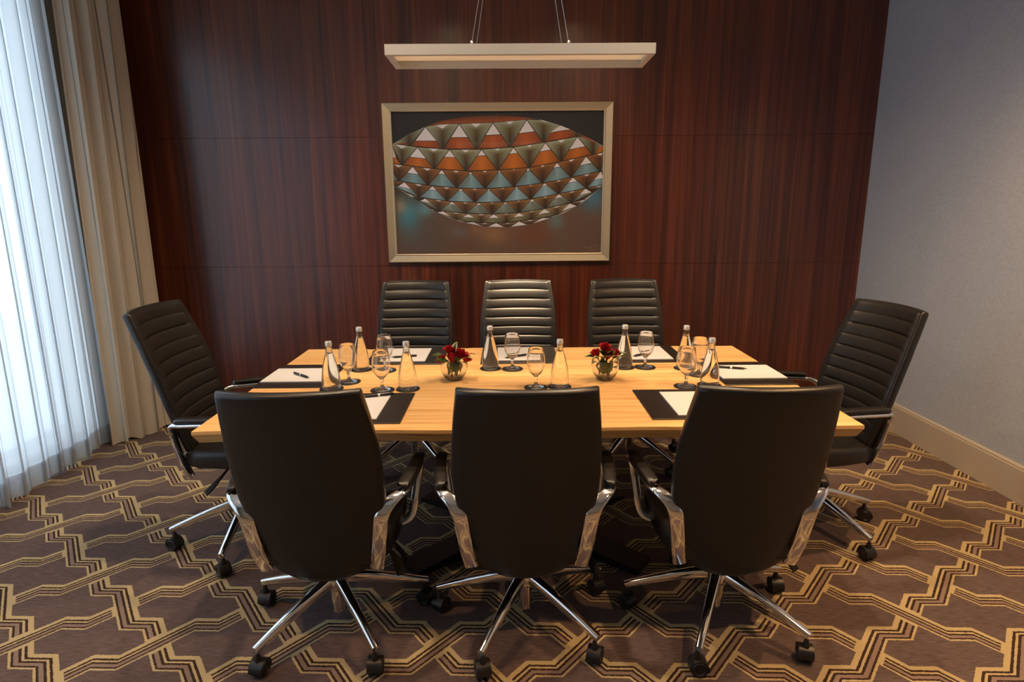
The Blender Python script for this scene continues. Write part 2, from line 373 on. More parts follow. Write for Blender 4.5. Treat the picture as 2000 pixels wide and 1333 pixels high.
def drape_path(t):
    base = spline([(x-.03*t, y+.13*t*(1-i/7), 0) for i, (x, y) in enumerate(DR)], 30); pts = []
    L = 0
    for i, p in enumerate(base):
        q = base[min(i+1, len(base)-1)]; r = base[max(i-1, 0)]; d = (q-r).normalized(); nrm = Vector((-d.y, d.x, 0))
        if i: L += (p-base[i-1]).length
        ph = 2*PI*L/.108+.8*math.sin(L*9)
        a = .034*(1.05-.3*t)*(math.sin(ph)+.25*math.sin(2.3*ph+1))
        w = p+nrm*a+d*(.016*math.sin(2*ph)); pts.append((w.x, min(w.y, 4.47)))
    return pts
dc = link('drape_curtain', curtain_mesh('drape_curtain', drape_path, .008, 3.16, 14, M['drape'])); tag(dc, 'beige opaque drape gathered in the corner beside the wood wall', 'curtain')

# ------------------------------------------------------------------ pendant lamp
LX0, LX1, LY0, LY1, LZ0, LZ1 = -.485, .605, 2.60, 2.85, 2.115, 2.155
lamp = empty('pendant_lamp', ((LX0+LX1)/2, (LY0+LY1)/2, LZ0)); tag(lamp, 'long flat metal pendant lamp hanging above the table', 'lamp')
a_, b2 = (LX1-LX0)/2, (LY1-LY0)/2; tk = .006; H_ = LZ1-LZ0
for nm, bx in (('lamp_side', (-a_, a_, -b2, -b2+tk, 0, H_)), ('lamp_side', (-a_, a_, b2-tk, b2, 0, H_)), ('lamp_end', (-a_, -a_+tk, -b2+tk, b2-tk, 0, H_)), ('lamp_end', (a_-tk, a_, -b2+tk, b2-tk, 0, H_))):
    link(nm, MB().box(*bx).mesh(nm, smooth=False), M['lampmetal'], lamp)
for bx in ((-a_+tk, a_-tk, -b2+tk, -b2+.02, -.0005, .003), (-a_+tk, a_-tk, b2-.014, b2-tk, -.0005, .003), (-a_+tk, -a_+.026, -b2+.02, b2-.014, -.0005, .003), (a_-.026, a_-tk, -b2+.02, b2-.014, -.0005, .003)):
    link('lamp_lip', MB().box(*bx).mesh('lamp_lip', smooth=False), M['lampmetal'], lamp)
link('diffuser', MB().box(-a_+tk, a_-tk, -b2+tk, b2-tk, H_-.008, H_-.002).mesh('diffuser', smooth=False), M['diffuser'], lamp)
for sx in (-1, 1):
    for sy in (-1, 1):
        p0 = Vector((sx*.196, sy*(b2-.012), H_)); p1 = Vector((sx*.012, sy*.012, CEIL-LZ0-.03))
        link('suspension_wire', MB().sweep([p0, p1], .0028, .0028, 6, (0, 1, 0), pw=2).mesh('suspension_wire'), M['wire'], lamp)
        link('wire_clamp', MB().lathe([(.004, 0), (.006, .001), (.006, .010), (.003, .014)], 10, p0.x, p0.y, p0.z-.001).mesh('wire_clamp'), M['wire'], lamp)
link('ceiling_rose', MB().lathe([(.05, 0), (.055, .006), (.055, .026), (.05, .03)], 24, 0, 0, CEIL-LZ0-.03).mesh('ceiling_rose'), M['lampmetal'], lamp)

# ------------------------------------------------------------------ framed painting
PX0, PX1, PZ0, PZ1 = -.876, .758, 1.130, 2.245; IX0, IX1, IZ0, IZ1 = -.812, .694, 1.190, 2.187
pic = empty('framed_painting', ((PX0+PX1)/2, YB, PZ0)); tag(pic, 'large framed abstract painting of a lattice dome on the wood wall', 'painting')
def fr(x, y, z): return (x-(PX0+PX1)/2, y-YB, z-PZ0)
out = [(PX0, PZ0), (PX1, PZ0), (PX1, PZ1), (PX0, PZ1)]; inn = [(IX0, IZ0), (IX1, IZ0), (IX1, IZ1), (IX0, IZ1)]
for k in range(4):
    j = (k+1) % 4; rings = []
    for (ox, oz), (ix, iz) in ((out[k], inn[k]), (out[j], inn[j])):
        ring = []
        for t, yy in ((0, -.001), (0, -.030), (.06, -.036), (.80, -.026), (.90, -.030), (1.0, -.028), (1.0, -.010), (.5, -.001)):
            ring.append(fr(ox+(ix-ox)*t, YB+yy, oz+(iz-oz)*t))
        rings.append(ring)
    link('frame_rail', MB().rings(rings).mesh('frame_rail', smooth=False), M['frame'], pic)
def hx(*c): return srgb(*c)
def print_mesh():
    """flat printed picture in the 1900 x 1260 layout of the opening"""
    V, Fc, C = [], [], []
    def P(u, v, layer): return fr(IX0-.004+(IX1-IX0+.008)*(u-25)/1900, YB-.012-.00025*layer, IZ1+.004-(IZ1-IZ0+.008)*(v-50)/1260)
    def poly(pts, cols, layer):
        b = len(V)
        for (u, v), c in zip(pts, cols): V.append(P(u, v, layer)); C.append(c)
        Fc.append(tuple(range(b, b+len(pts))))
    # misty ground
    blobs = [(150, 960, 110, 170, (60, 140, 165), .9), (300, 900, 70, 60, (90, 165, 190), .8), (1830, 800, 120, 130, (70, 120, 150), .9), (1500, 1020, 70, 80, (95, 150, 160), .7),
             (930, 1130, 130, 90, (150, 110, 70), .7), (760, 1080, 60, 50, (150, 100, 70), .5), (600, 1120, 70, 60, (110, 110, 125), .6), (1300, 1140, 200, 120, (112, 62, 40), .7),
             (600, 1230, 150, 90, (96, 62, 40), .7), (300, 1150, 220, 200, (74, 72, 72), .5), (1560, 1180, 100, 130, (92, 82, 66), .6), (80, 870, 50, 60, (180, 150, 110), .6)]
    def ground(u, v):
        t = min(max((v-560)/350, 0), 1); c = [34+(96-34)*t, 35+(72-35)*t, 40+(60-40)*t]
        for bu, bv, ru, rv, bc, s in blobs:
            w = s*math.exp(-((u-bu)/ru)**2-((v-bv)/rv)**2)
            c = [a+(b-a)*w for a, b in zip(c, bc)]
        return hx(*c)
    nu, nv = 56, 38; b = len(V)
    for i in range(nv+1):
        for j in range(nu+1):
            u, v = 25+1900*j/nu, 50+1260*i/nv; V.append(P(u, v, 0)); C.append(ground(u, v))
    for i in range(nv):
        for j in range(nu): a = b+i*(nu+1)+j; Fc.append((a, a+1, a+nu+2, a+nu+1))
    top = [(25, 330), (140, 265), (250, 210), (360, 168), (470, 130), (680, 100), (880, 90), (1050, 92), (1210, 103), (1360, 128), (1500, 165), (1625, 212), (1750, 268), (1840, 312), (1925, 355)]
    bot = [(25, 690), (150, 765), (250, 838), (350, 905), (480, 962), (620, 1012), (800, 1052), (1000, 1068), (1200, 1055), (1400, 1005), (1600, 930), (1750, 848), (1925, 695)]
    r0 = [(25, 215), (250, 190), (470, 157), (640, 155), (930, 148), (1240, 122), (1500, 100), (1925, 60)]
    r1 = [(25, 320), (250, 352), (540, 375), (820, 376), (1100, 360), (1400, 320), (1740, 262), (1925, 215)]
    r2 = [(25, 497), (430, 546), (720, 566), (1000, 555), (1270, 535), (1540, 486), (1925, 408)]
    r3 = [(25, 640), (330, 686), (620, 713), (880, 719), (1150, 701), (1400, 670), (1660, 620), (1925, 568)]
    r4 = [(25, 735), (300, 800), (540, 830), (790, 842), (1030, 838), (1280, 812), (1520, 770), (1925, 692)]
    r5 = [(25, 815), (430, 912), (690, 941), (930, 946), (1170, 935), (1400, 900), (1640, 850), (1925, 780)]
    r6 = [(25, 880), (430, 980), (630, 1006), (830, 1026), (1060, 1026), (1290, 996), (1500, 965), (1925, 880)]
    r7 = [(25, 990), (800, 1078), (1060, 1085), (1300, 1060), (1925, 990)]
    T = lambda tab: (lambda u: lerp_tab(tab, u))
    tp, bt = T(top), T(bot); R_ = [T(r) for r in (r0, r1, r2, r3, r4, r5, r6, r7)]
    def clampv(u, v): return (u, min(max(v, tp(u)), bt(u)))
    # whole lens dark base, then the orange crown above the first row
    for (u0, u1) in [(25+38*i, 25+38*(i+1)) for i in range(50)]:
        cc = hx(46, 34, 28)
        poly([(u0, tp(u0)), (u1, tp(u1)), (u1, bt(u1)), (u0, bt(u0))], [cc]*4, 1)
        a, d = min(max(R_[0](u0), tp(u0)), bt(u0)), min(max(R_[0](u1), tp(u1)), bt(u1))
        poly([(u0, tp(u0)), (u1, tp(u1)), (u1, d), (u0, a)], [hx(96, 48, 24)]*2+[hx(150, 78, 40)]*2, 1.5)
    white = hx(214, 212, 222)
    rows = [  # upper curve, lower curve, first apex u, spacing, white share, fill colours, stripe colours
        (0, 1, 330, 301, .46, [(150, 76, 28), (170, 84, 36)], [(170, 180, 158), (150, 118, 40)]),
        (1, 2, -35, 287, .26, [(168, 96, 34), (188, 106, 26)], [(168, 178, 150), (140, 96, 34)]),
        (2, 3, -60, 261, .10, [(104, 110, 108), (120, 158, 172)], [(160, 108, 56), (120, 70, 34)]),
        (3, 4, 120, 255, .10, [(112, 142, 158), (136, 172, 190)], [(160, 110, 66), (110, 66, 40)]),
        (4, 5, 60, 244, .16, [(128, 150, 150), (110, 120, 112)], [(164, 124, 74), (104, 62, 40)]),
        (5, 6, 0, 232, .42, [(122, 112, 88), (110, 110, 88)], [(176, 152, 110), (130, 84, 50)]),
        (6, 7, 110, 210, .75, [(200, 196, 200), (190, 186, 190)], [(160, 130, 90), (120, 84, 56)])]
    for a, bI, u0, sp, wsh, fill, stripe in rows:
        up_, lo_ = R_[a], R_[bI]; k = -1; u = u0-sp
        while u < 2100:
            apex = u+sp*.0; bl, br = u-sp*.5, u+sp*.5            # up-pointing triangle: apex on upper curve, base on lower curve
            side = min(abs(apex-975)/900, 1); w_ = min(wsh+.42*side*side, .8)
            f0, f1 = fill; fc = hx(*f0); fd = hx(*[c*.62 for c in f1]); fm = hx(*f1)
            if side > .55 and a < 2: fc = hx(*[c*.9 for c in f0])
            def pt(uu, t):      # t: 0 upper curve, 1 lower curve
                uu = min(max(uu, 25), 1925); return clampv(uu, up_(uu)+(lo_(uu)-up_(uu))*t)
            def tri(p, cols, layer):
                (x0, y0), (x1, y1), (x2, y2) = p
                if abs((x1-x0)*(y2-y0)-(x2-x0)*(y1-y0)) > 60: poly(p, cols, layer)
            # V stripe (down-pointing) centred on apex+sp/2
            m = apex+sp*.5; s0, s1 = hx(*[c*.92 for c in stripe[0]]), hx(*[c*.55 for c in stripe[1]]); dk = hx(28, 20, 15)
            tri([pt(apex+6, .02), pt(m, .30), pt(m, 1)], [s0, s1, dk], 2)
            tri([pt(m, .30), pt(apex+sp-6, .02), pt(m, 1)], [s1, s0, dk], 2)
            tri([pt(apex+6, .02), pt(m, .02), pt(m, .30)], [s0, s0, s1], 2); tri([pt(m, .02), pt(apex+sp-6, .02), pt(m, .30)], [s0, s0, s1], 2)
            # notch of sky at the top of the V
            nw = sp*(.03+.20*max(wsh-.08, 0)+.12*side)
            tri([pt(m-nw, .02), pt(m+nw, .02), pt(m, .06+.35*nw/sp*2)], [white]*3, 3)
            # filled up-triangle with its sky tip
            L_ = lambda t: pt(apex-sp*.46*t, .04+.94*t); Rr = lambda t: pt(apex+sp*.46*t, .04+.94*t)
            if w_ > .05: tri([pt(apex, .04), Rr(w_), L_(w_)], [white]*3, 3)
            q0, q1 = L_(w_+.03), Rr(w_+.03); q2, q3 = Rr(1), L_(1); mu = ((q2[0]+q3[0])/2, (q2[1]+q3[1])/2); mt = ((q0[0]+q1[0])/2, (q0[1]+q1[1])/2)
            if q1[0]-q0[0] > 2 or q2[0]-q3[0] > 4:
                poly([q0, mt, mu, q3], [fc, fm, fm, fd], 3); poly([mt, q1, q2, mu], [fm, fc, fd, fm], 3)
            u += sp
        # seam line of the row
        for i in range(48):
            ua, ub = 25+1900*i/48, 25+1900*(i+1)/48; va, vb = lo_(ua), lo_(ub)
            if tp(ua) < va < bt(ua) and tp(ub) < vb < bt(ub): poly([(ua, va-4), (ub, vb-4), (ub, vb+4), (ua, va+4)], [hx(30, 22, 18)]*4, 4)
    # scribbled signature strokes, lower right
    for pts in ([(1745, 1235), (1770, 1255), (1800, 1262), (1840, 1258)], [(1815, 1250), (1850, 1238), (1880, 1248)], [(1800, 1275), (1850, 1282), (1875, 1276)]):
        for (a0, c0), (a1, c1) in zip(pts, pts[1:]): poly([(a0, c0-2), (a1, c1-2), (a1, c1+2), (a0, c0+2)], [hx(132, 112, 98)]*4, 4)
    me = bpy.data.meshes.new('painted_print'); me.from_pydata(V, [], Fc)
    at = me.color_attributes.new('col', 'FLOAT_COLOR', 'POINT'); at.data.foreach_set('color', [x for c in C for x in (*c, 1)])
    me.update(); return me
link('painted_print', print_mesh(), M['print'], pic)
link('backing_board', MB().box(*[fr(IX0-.02, 0, 0)[0], fr(IX1+.02, 0, 0)[0]], -.011, -.002, fr(0, 0, IZ0-.02)[2], fr(0, 0, IZ1+.02)[2]).mesh('backing_board', smooth=False), M['black'], pic)
link('picture_glass', MB().box(fr(IX0-.003, 0, 0)[0], fr(IX1+.003, 0, 0)[0], -.019, -.016, fr(0, 0, IZ0-.003)[2], fr(0, 0, IZ1+.003)[2]).mesh('picture_glass', smooth=False), M['pglass'], pic)

# ------------------------------------------------------------------ table
TX0, TX1, TY0, TY1, TZ = -1.113, 1.255, 1.992, 3.268, .75; TT = .046
table = empty('conference_table', ((TX0+TX1)/2, (TY0+TY1)/2, 0)); tag(table, 'pale oak plank conference table set for eight people', 'table')
tcx, tcy = (TX0+TX1)/2, (TY0+TY1)/2
edges = [TY0, 2.139, 2.372, 2.571, 2.802, 3.045, TY1]
def live(x, side): return (.006*math.sin(x*5.3+side*2)+.004*math.sin(x*13+1+side))
for k in range(6):
    y0, y1 = edges[k], edges[k+1]; rings = []; nx = 30
    for i in range(nx+1):
        x = TX0+(TX1-TX0)*i/nx; e = .0012 if i in (0, nx) else 0
        a = y0+(live(x, 0) if k == 0 else .0007); b = y1+(live(x, 1) if k == 5 else -.0007)
        bev = .016
        lo0 = a+(bev if k == 0 else 0); lo1 = b-(bev if k == 5 else 0)
        xb = x+(bev if i == 0 else -bev if i == nx else 0)
        rings.append([(xb-tcx, lo0-tcy, TZ-TT), (xb-tcx, lo1-tcy, TZ-TT), (x-tcx, b-tcy, TZ-(.012 if k == 5 else .003)), (x-tcx, b-tcy-(.002 if k == 5 else 0), TZ), (x-tcx, a-tcy+(.002 if k == 0 else 0), TZ), (x-tcx, a-tcy, TZ-(.012 if k == 0 else .003))])
    link('table_plank', MB().rings(rings).mesh('table_plank', sharp=25), M['oak'], table)
link('underframe', MB().box(-.85, .85, -.30, .30, TZ-TT-.03, TZ-TT).mesh('underframe', smooth=False), M['blackmetal'], table)
for sx in (-1, 1):
    for sy in (-1, 1):
        P0 = Vector((sx*.05, sy*-.02+.02, .035)); P1 = Vector((sx*.50, -sy*.34, .014))
        d = (P1-P0).normalized(); s = Vector((-d.y, d.x, 0))*.065
        mb = MB(); rs = []
        for p, h in ((P0, .075), (P1, .022)):
            rs.append([(p.x+s.x, p.y+s.y, .002), (p.x-s.x, p.y-s.y, .002), (p.x-s.x, p.y-s.y, .002+h), (p.x+s.x, p.y+s.y, .002+h)])
        link('table_foot', mb.rings(rs).mesh('table_foot', smooth=False), M['blackmetal'], table)
link('pedestal', MB().rings([[(x*w, y*w2, z) for x, y in ((-1, -1), (1, -1), (1, 1), (-1, 1))] for w, w2, z in ((.10, .10, .05), (.09, .09, .45), (.22, .16, TZ-TT-.03))]).mesh('pedestal', smooth=False), M['blackmetal'], table)

# ------------------------------------------------------------------ office chairs
BZ0, BZ1 = .355, 1.05
Y_TAB = [(.355, -.165), (.42, -.185), (.52, -.206), (.62, -.226), (.70, -.247), (.80, -.280), (.90, -.318), (1.0, -.360), (1.06, -.385)]
W_TAB = [(.355, .150), (.361, .160), (.375, .166), (.42, .176), (.52, .200), (.60, .219), (.66, .229), (.74, .230), (.85, .226), (.95, .215), (1.05, .201)]
def back_pt(u, z, off):
    """u in -1..1 across, off = distance in front of the rear surface"""
    h = lerp_tab(W_TAB, z); conc = .030+.012*max(0, min(1, (z-.5)/.5))
    y = lerp_tab(Y_TAB, z)+conc*abs(u)**2.2
    top = .003*(1-u*u)*max(0, min(1, (z-.9)/.13))-.034*(1-abs(u)**2.5)*max(0, min(1, (.46-z)/.10))
    return (u*h, y+off, z+top+off*.24)
def chair_meshes():
    out = {}
    # shell: closed section per height
    TH = .036; rings = []
    zs_ = [BZ0, .358, .363, .37, .38, .395]+[.41+.0315*i for i in range(20)]+[BZ1-.012, BZ1-.008, BZ1-.004, BZ1-.001, BZ1]
    for z in zs_:
        q = max(0, (z-(BZ1-.012))/.012); e = math.sqrt(max(0, 1-.8*q*q)) if q > 0 else min(1, .35+(z-BZ0)/.03)
        th = TH*max(e, .12); o0 = (TH-th)/2; ring = []
        nU = 18
        for i in range(nU+1): ring.append(back_pt(-1+2*i/nU, z, o0))
        h = lerp_tab(W_TAB, z)
        for a in (35, 90, 145):
            ring.append(back_pt(1+.008/h*math.sin(math.radians(a)), z, o0+th*(.5-.5*math.cos(math.radians(a)))))
        for i in range(nU+1): ring.append(back_pt(1-2*i/nU, z, o0+th))
        for a in (145, 90, 35):
            ring.append(back_pt(-1-.008/h*math.sin(math.radians(a)), z, o0+th*(.5-.5*math.cos(math.radians(a)))))
        rings.append(ring)
    out['backrest'] = MB().rings(rings).mesh('backrest', (M['leather'],), 60)
    # ribbed cushion on the front
    pitch = .0545; z_top, z_bot = BZ1-.006, .455; rows = []; nz = 168
    for k in range(nz+1):
        z = z_bot+(z_top-z_bot)*k/nz; ph = ((z_top-z)/pitch) % 1.0
        bul = min(1, abs(math.sin(PI*ph))*3.0)**.6; end = min(1, (z_top-z)/.012, (z-z_bot)/.012); row = []
        for i in range(29):
            u = -.97+1.94*i/28; edge = max(0, min(1, (.97-abs(u))/.05)); inn_ = max(0, min(1, (.86-abs(u))/.03))
            t = TH-.004+(.012*(1-inn_)+inn_*(.003+.0075*bul+.003*abs(math.sin(PI*ph))))*math.sqrt(edge)*math.sqrt(max(end, 0))
            row.append(back_pt(u, z, t))
        rows.append(row)
    out['cushion'] = MB().rings(rows, cap=False, closed=False).mesh('cushion', (M['leather'],), 75)
    # seat
    rs = []
    def sec(y, w, zb, zt, rr=.03):
        ring = []
        for cx, cz, a0 in ((w-rr, zt-rr, 0), (-w+rr, zt-rr, 90), (-w+.02, zb+.02, 180), (w-.02, zb+.02, 270)):
            r2 = rr if a0 < 180 else .02
            for i in range(5): a = math.radians(a0+90*i/4); ring.append((cx+r2*math.cos(a), y, cz+r2*math.sin(a)))
        return ring
    for y, w, zb, zt in ((-.165, .185, .40, .445), (-.16, .20, .392, .458), (-.10, .225, .388, .468), (0, .236, .386, .468), (.12, .238, .386, .474), (.20, .236, .388, .476), (.235, .232, .392, .468), (.255, .226, .402, .452), (.262, .215, .412, .442)):
        rs.append(sec(y, w, zb, zt, .024 if y not in (-.165, .262) else .012))
    out['seat'] = MB().rings(rs).mesh('seat', (M['leather'],), 50)
    # mechanism
    mb = MB(); mb.box(-.075, .075, -.10, .10, .345, .390); mb.box(-.19, .19, -.012, .045, .372, .394); out['tilt_mechanism'] = mb.mesh('tilt_mechanism', (M['black'],), smooth=False)
    for nm, pth in (('lever', [(.07, .0, .368), (.18, -.005, .360), (.21, -.015, .346), (.235, -.04, .318), (.255, -.068, .290)]), ('lever2', [(.07, .05, .368), (.18, .05, .360), (.212, .048, .343), (.238, .044, .308), (.254, .040, .272)])):
        out[nm] = MB().sweep(pth, [.010, .010, .016, .036, .042], [.008, .008, .008, .009, .006], 8, (0, 1, 0) if nm == 'lever2' else (1, 1, 0)).mesh('lever', (M['lever'],))
    # arms (chrome loop) and pads
    for nm, sx in (('armL', -1), ('armR', 1)):
        raw = [(.186, -.150, .372), (.200, -.172, .45), (.212, -.186, .54), (.220, -.188, .585), (.240, -.176, .618), (.268, -.150, .637), (.284, -.115, .641), (.297, -.02, .646), (.305, .07, .648), (.307, .125, .642), (.303, .152, .618), (.293, .148, .56), (.281, .132, .48), (.269, .122, .425), (.244, .114, .402), (.19, .106, .392)]
        pth = spline([(sx*x, y, z) for x, y, z in raw], 4); n = len(pth)
        ws, hs = [], []
        for i in range(n):
            t = i/(n-1)*(len(raw)-1)
            ws.append(lerp_tab([(0, .046), (3, .048), (5, .042), (6, .042), (9, .042), (11, .034), (15, .030)], t)); hs.append(lerp_tab([(0, .016), (3, .018), (5, .020), (8, .018), (11, .014), (15, .012)], t))
        out[nm] = MB().sweep(pth, ws, hs, 12, (1, 0, 0), pw=3.2).mesh('armrest', (M['chrome'],), 50)
        pp = spline([(sx*x, y, z+.019) for x, y, z in ((.278, -.128, .638), (.284, -.115, .642), (.297, -.02, .647), (.305, .07, .649), (.3065, .116, .645), (.3065, .130, .640))], 4); m = len(pp)
        out[nm+'_pad'] = MB().sweep(pp, [.044*min(1, .45+i/3, .45+(m-1-i)/3) for i in range(m)], [.022*min(1, .5+i/3, .5+(m-1-i)/3) for i in range(m)], 12, (1, 0, 0), pw=3).mesh('arm_pad', (M['leather'],), 60)
    # gas lift
    out['gas_lift'] = MB().lathe([(.014, .20), (.014, .40)], 16).mesh('gas_lift', (M['chrome'],))
    out['base_column'] = MB().lathe([(.018, .048), (.024, .052), (.026, .14), (.040, .155), (.043, .190), (.034, .208), (.027, .212), (.027, .262), (.02, .266), (.0, .266)], 20).mesh('base_column', (M['chrome'],), 35)
    # leg (along +x) and caster
    n = 9; pth = [(.03+.305*i/n, 0, .182-.085*(i/n)**1.25) for i in range(n+1)]
    out['base_leg'] = MB().sweep(pth, [.040-.016*i/n for i in range(n+1)], [.046-.020*i/n for i in range(n+1)], 12, (0, 1, 0), pw=3.6).mesh('base_leg', (M['chrome'],), 50)
    mb = MB()
    for s in (-1, 1):
        mb.lathe([(.0, s*.006), (.024, s*.006), (.0285, s*.009), (.0285, s*.021), (.025, s*.025), (.018, s*.0255), (.016, s*.023), (.0, s*.023)], 20, axis='X', cz=.0285)
    hood = []
    for a in range(-20, 211, 21):
        r = math.radians(a); hood.append([(x, .0315*math.cos(r), .0285+.0315*math.sin(r)) for x in (-.0235, .0235)]+[(x, .0292*math.cos(r), .0285+.0292*math.sin(r)) for x in (.0235, -.0235)])
    mb.rings(hood); mb.lathe([(.011, .056), (.011, .068), (.006, .085)], 12, 0, -.006, 0)
    out['caster'] = mb.mesh('caster', (M['black'],), 40)
    return out
CM = chair_meshes()
def chair(x, y, face, lift, base_rot, label, group, cast=None):
    """face: world angle the sitter looks along (degrees)"""
    root = empty('office_chair', (x, y, 0), math.radians(face-90)); tag(root, label, 'chair', group)
    up_ = (0, 0, lift)
    b = link('backrest', CM['backrest'], None, root, up_); link('cushion', CM['cushion'], None, b)
    link('seat', CM['seat'], None, root, up_); t = link('tilt_mechanism', CM['tilt_mechanism'], None, root, up_)
    link('lever', CM['lever'], None, t); link('lever', CM['lever2'], None, t)
    for k in ('armL', 'armR'):
        a = link('armrest', CM[k], None, root, (0, 0, min(lift, .018))); link('arm_pad', CM[k+'_pad'], None, a)
    link('gas_lift', CM['gas_lift'], None, root, up_); link('base_column', CM['base_column'], None, root)
    for k in range(5):
        ang = math.radians(base_rot+72*k-(face-90))
        lg = link('base_leg', CM['base_leg'], None, root, None, ang)
        c = link('caster', CM['caster'], None, lg, (.325, 0, 0), (cast[k] if cast else random.uniform(0, 6.28)))
    return root
GF, GB = 'black leather chairs along the near side', 'black leather chairs along the far side'
chair(-.640, 1.98, 91, -.056, -126, 'black leather office chair seen from behind, nearest the curtains', GF)
chair(.055, 1.985, 90, -.056, -117, 'black leather office chair seen from behind, middle of the near side', GF)
chair(.770, 1.985, 88.5, -.056, -118, 'black leather office chair seen from behind, nearest the grey wall', GF)
chair(-.575, 3.45, 270, .015, 90, 'black ribbed chair on the far side, left of the painting centre', GB)
chair(.066, 3.45, 270, .015, 126, 'brightly lit ribbed chair on the far side under the painting', GB)
chair(.735, 3.45, 271, .015, 90, 'black ribbed chair on the far side, closest to the right wall', GB)
chair(-1.222, 2.60, 2, .05, -159.5, 'black ribbed chair at the table end beside the curtains', 'black leather chairs at the table ends')
chair(1.42, 2.64, 187, .015, -65, 'black ribbed chair at the table end beside the grey wall', 'black leather chairs at the table ends')

# ------------------------------------------------------------------ desk pads, paper, pens
PADW, PADD, PADH = .395, .365, .005
pad_me = MB().rings([[(x*k, y*k2, z) for x, y in ((-1, -1), (1, -1), (1, 1), (-1, 1))] for k, k2, z in ((PADW/2, PADD/2, 0), (PADW/2, PADD/2, PADH-.0012), (PADW/2-.0015, PADD/2-.0015, PADH))]).mesh('desk_pad', (M['pad'],), smooth=False)
pad_end = pad_me.copy(); pad_end.transform(Matrix.Diagonal((1, .86, 1, 1)))
pap_me = MB().box(-.115, .115, -.145, .145, 0, .004).mesh('notepad', (M['paper'],), smooth=False)
mb = MB()
pen_body = MB().lathe([(.0008, 0), (.003, .012), (.0052, .020), (.0056, .07), (.0054, .125), (.004, .133), (.0, .134)], 12, axis='X').mesh('pen_barrel', (M['ink'],))
pen_ring = MB().lathe([(.0058, .068), (.0061, .069), (.0061, .076), (.0058, .077)], 12, axis='X').mesh('pen_ring', (M['silver'],))
pen_clip = MB().box(.077, .118, -.0012, .0012, .0052, .0066).mesh('pen_clip', (M['silver'],), smooth=False)
SEATS = [  # pad centre, rotation, paper offset along local x/y, pen pos/angle, name
    (-.962, 2.712, -90, (.005, -.006), (-.905, 2.632, 138), 'left table end'),
    (1.102, 2.690, 90, (.005, -.006), (1.125, 2.718, 162), 'right table end'),
    (-.527, 3.085, 180, (.010, -.005), (-.605, 3.008, 15), 'far left seat'),
    (.058, 3.085, 180, (.0, -.005), (-.020, 2.975, 30), 'far middle seat'),
    (.710, 3.085, 180, (-.015, -.005), (.640, 2.985, 35), 'far right seat'),
    (-.590, 2.235, 0, (-.010, -.005), (-.600, 2.335, 18), 'near left seat'),
    (.722, 2.250, 0, (.020, -.010), None, 'near right seat')]
for x, y, r, (ox, oy), pen, nm in SEATS:
    rz = math.radians(r); o = link('desk_pad', pad_end if 'end' in nm else pad_me, None, None, (x, y, TZ), rz); tag(o, 'dark leather desk pad on the table at the '+nm, 'desk pad', 'leather desk pads')
    c, s = math.cos(rz), math.sin(rz); o = link('notepad', pap_me, None, None, (x+c*ox-s*oy, y+s*ox+c*oy, TZ+PADH), rz); tag(o, 'white paper pad lying on the desk pad at the '+nm, 'paper', 'white note papers')
    if pen:
        e = empty('pen', (pen[0], pen[1], TZ+PADH+.004), math.radians(pen[2])); tag(e, 'black pen lying on the white paper at the '+nm, 'pen', 'black pens')
        for mm, nn in ((pen_body, 'pen_barrel'), (pen_ring, 'pen_ring'), (pen_clip, 'pen_clip')): link(nn, mm, None, e, (0, 0, .0062))

# ------------------------------------------------------------------ bottles, glasses, coasters
outp = [(.0, .003), (.020, .002), (.034, .0), (.0385, .004), (.0400, .012), (.0400, .035), (.0385, .055), (.034, .085), (.0275, .115), (.0205, .142), (.0155, .160), (.0135, .172), (.0130, .190), (.0, .190)]
inp = [(.0, .156), (.0118, .156), (.0108, .172), (.0103, .186), (.0, .186)]
bm_ = MB(); bm_.lathe(outp, 28); bottle_me = bm_.mesh('bottle_body', (M['water'],), 50)
inner_me = MB().lathe(inp, 20).mesh('air_gap', (M['water'],), 50)
# flip the pocket so that it reads as air inside the filled bottle
import bmesh
b3 = bmesh.new(); b3.from_mesh(inner_me); bmesh.ops.reverse_faces(b3, faces=b3.faces); b3.to_mesh(inner_me); b3.free()
cap_me = MB().lathe([(.0, .208), (.0125, .208), (.0142, .206), (.0145, .197), (.0148, .196), (.0148, .191), (.0140, .188), (.0, .188)], 22).mesh('bottle_cap', (M['silver'],), 40)
gp_out = [(.0, .0), (.034, .0), (.0355, .0015), (.033, .004), (.018, .0075), (.0085, .013), (.0065, .022), (.0068, .034), (.0095, .041), (.0075, .046), (.012, .052), (.024, .064), (.034, .082), (.0392, .104), (.0395, .120), (.0365, .145), (.0322, .170), (.0315, .1715)]
gp_in = [(.0308, .170), (.0352, .145), (.0380, .120), (.0377, .104), (.0326, .083), (.0225, .0665), (.010, .056), (.0, .054)]
glass_me = MB().lathe(gp_out+gp_in, 30).mesh('goblet', (M['glass'],), 60)
co_me = MB().lathe([(.0, 0), (.050, 0), (.051, .001), (.051, .003), (.050, .004), (.0, .004)], 36).mesh('coaster', (M['coaster'],), 50)
ITEMS = [('front left', (-.433, 2.484), (-.540, 2.470), 'near left seat'), ('fc', (.222, 2.500), (.119, 2.488), 'near middle seat'), ('fr', (.874, 2.500), (.766, 2.482), 'near right seat'),
         ('l', (-.765, 2.497), (-.716, 2.602), 'left table end'), ('bl', (-.712, 2.816), (-.590, 2.795), 'far left seat'), ('bc', (-.086, 2.815), (.020, 2.803), 'far middle seat'),
         ('br', (.562, 2.815), (.664, 2.812), 'far right seat'), ('r', (.848, 2.785), (.880, 2.672), 'right table end')]
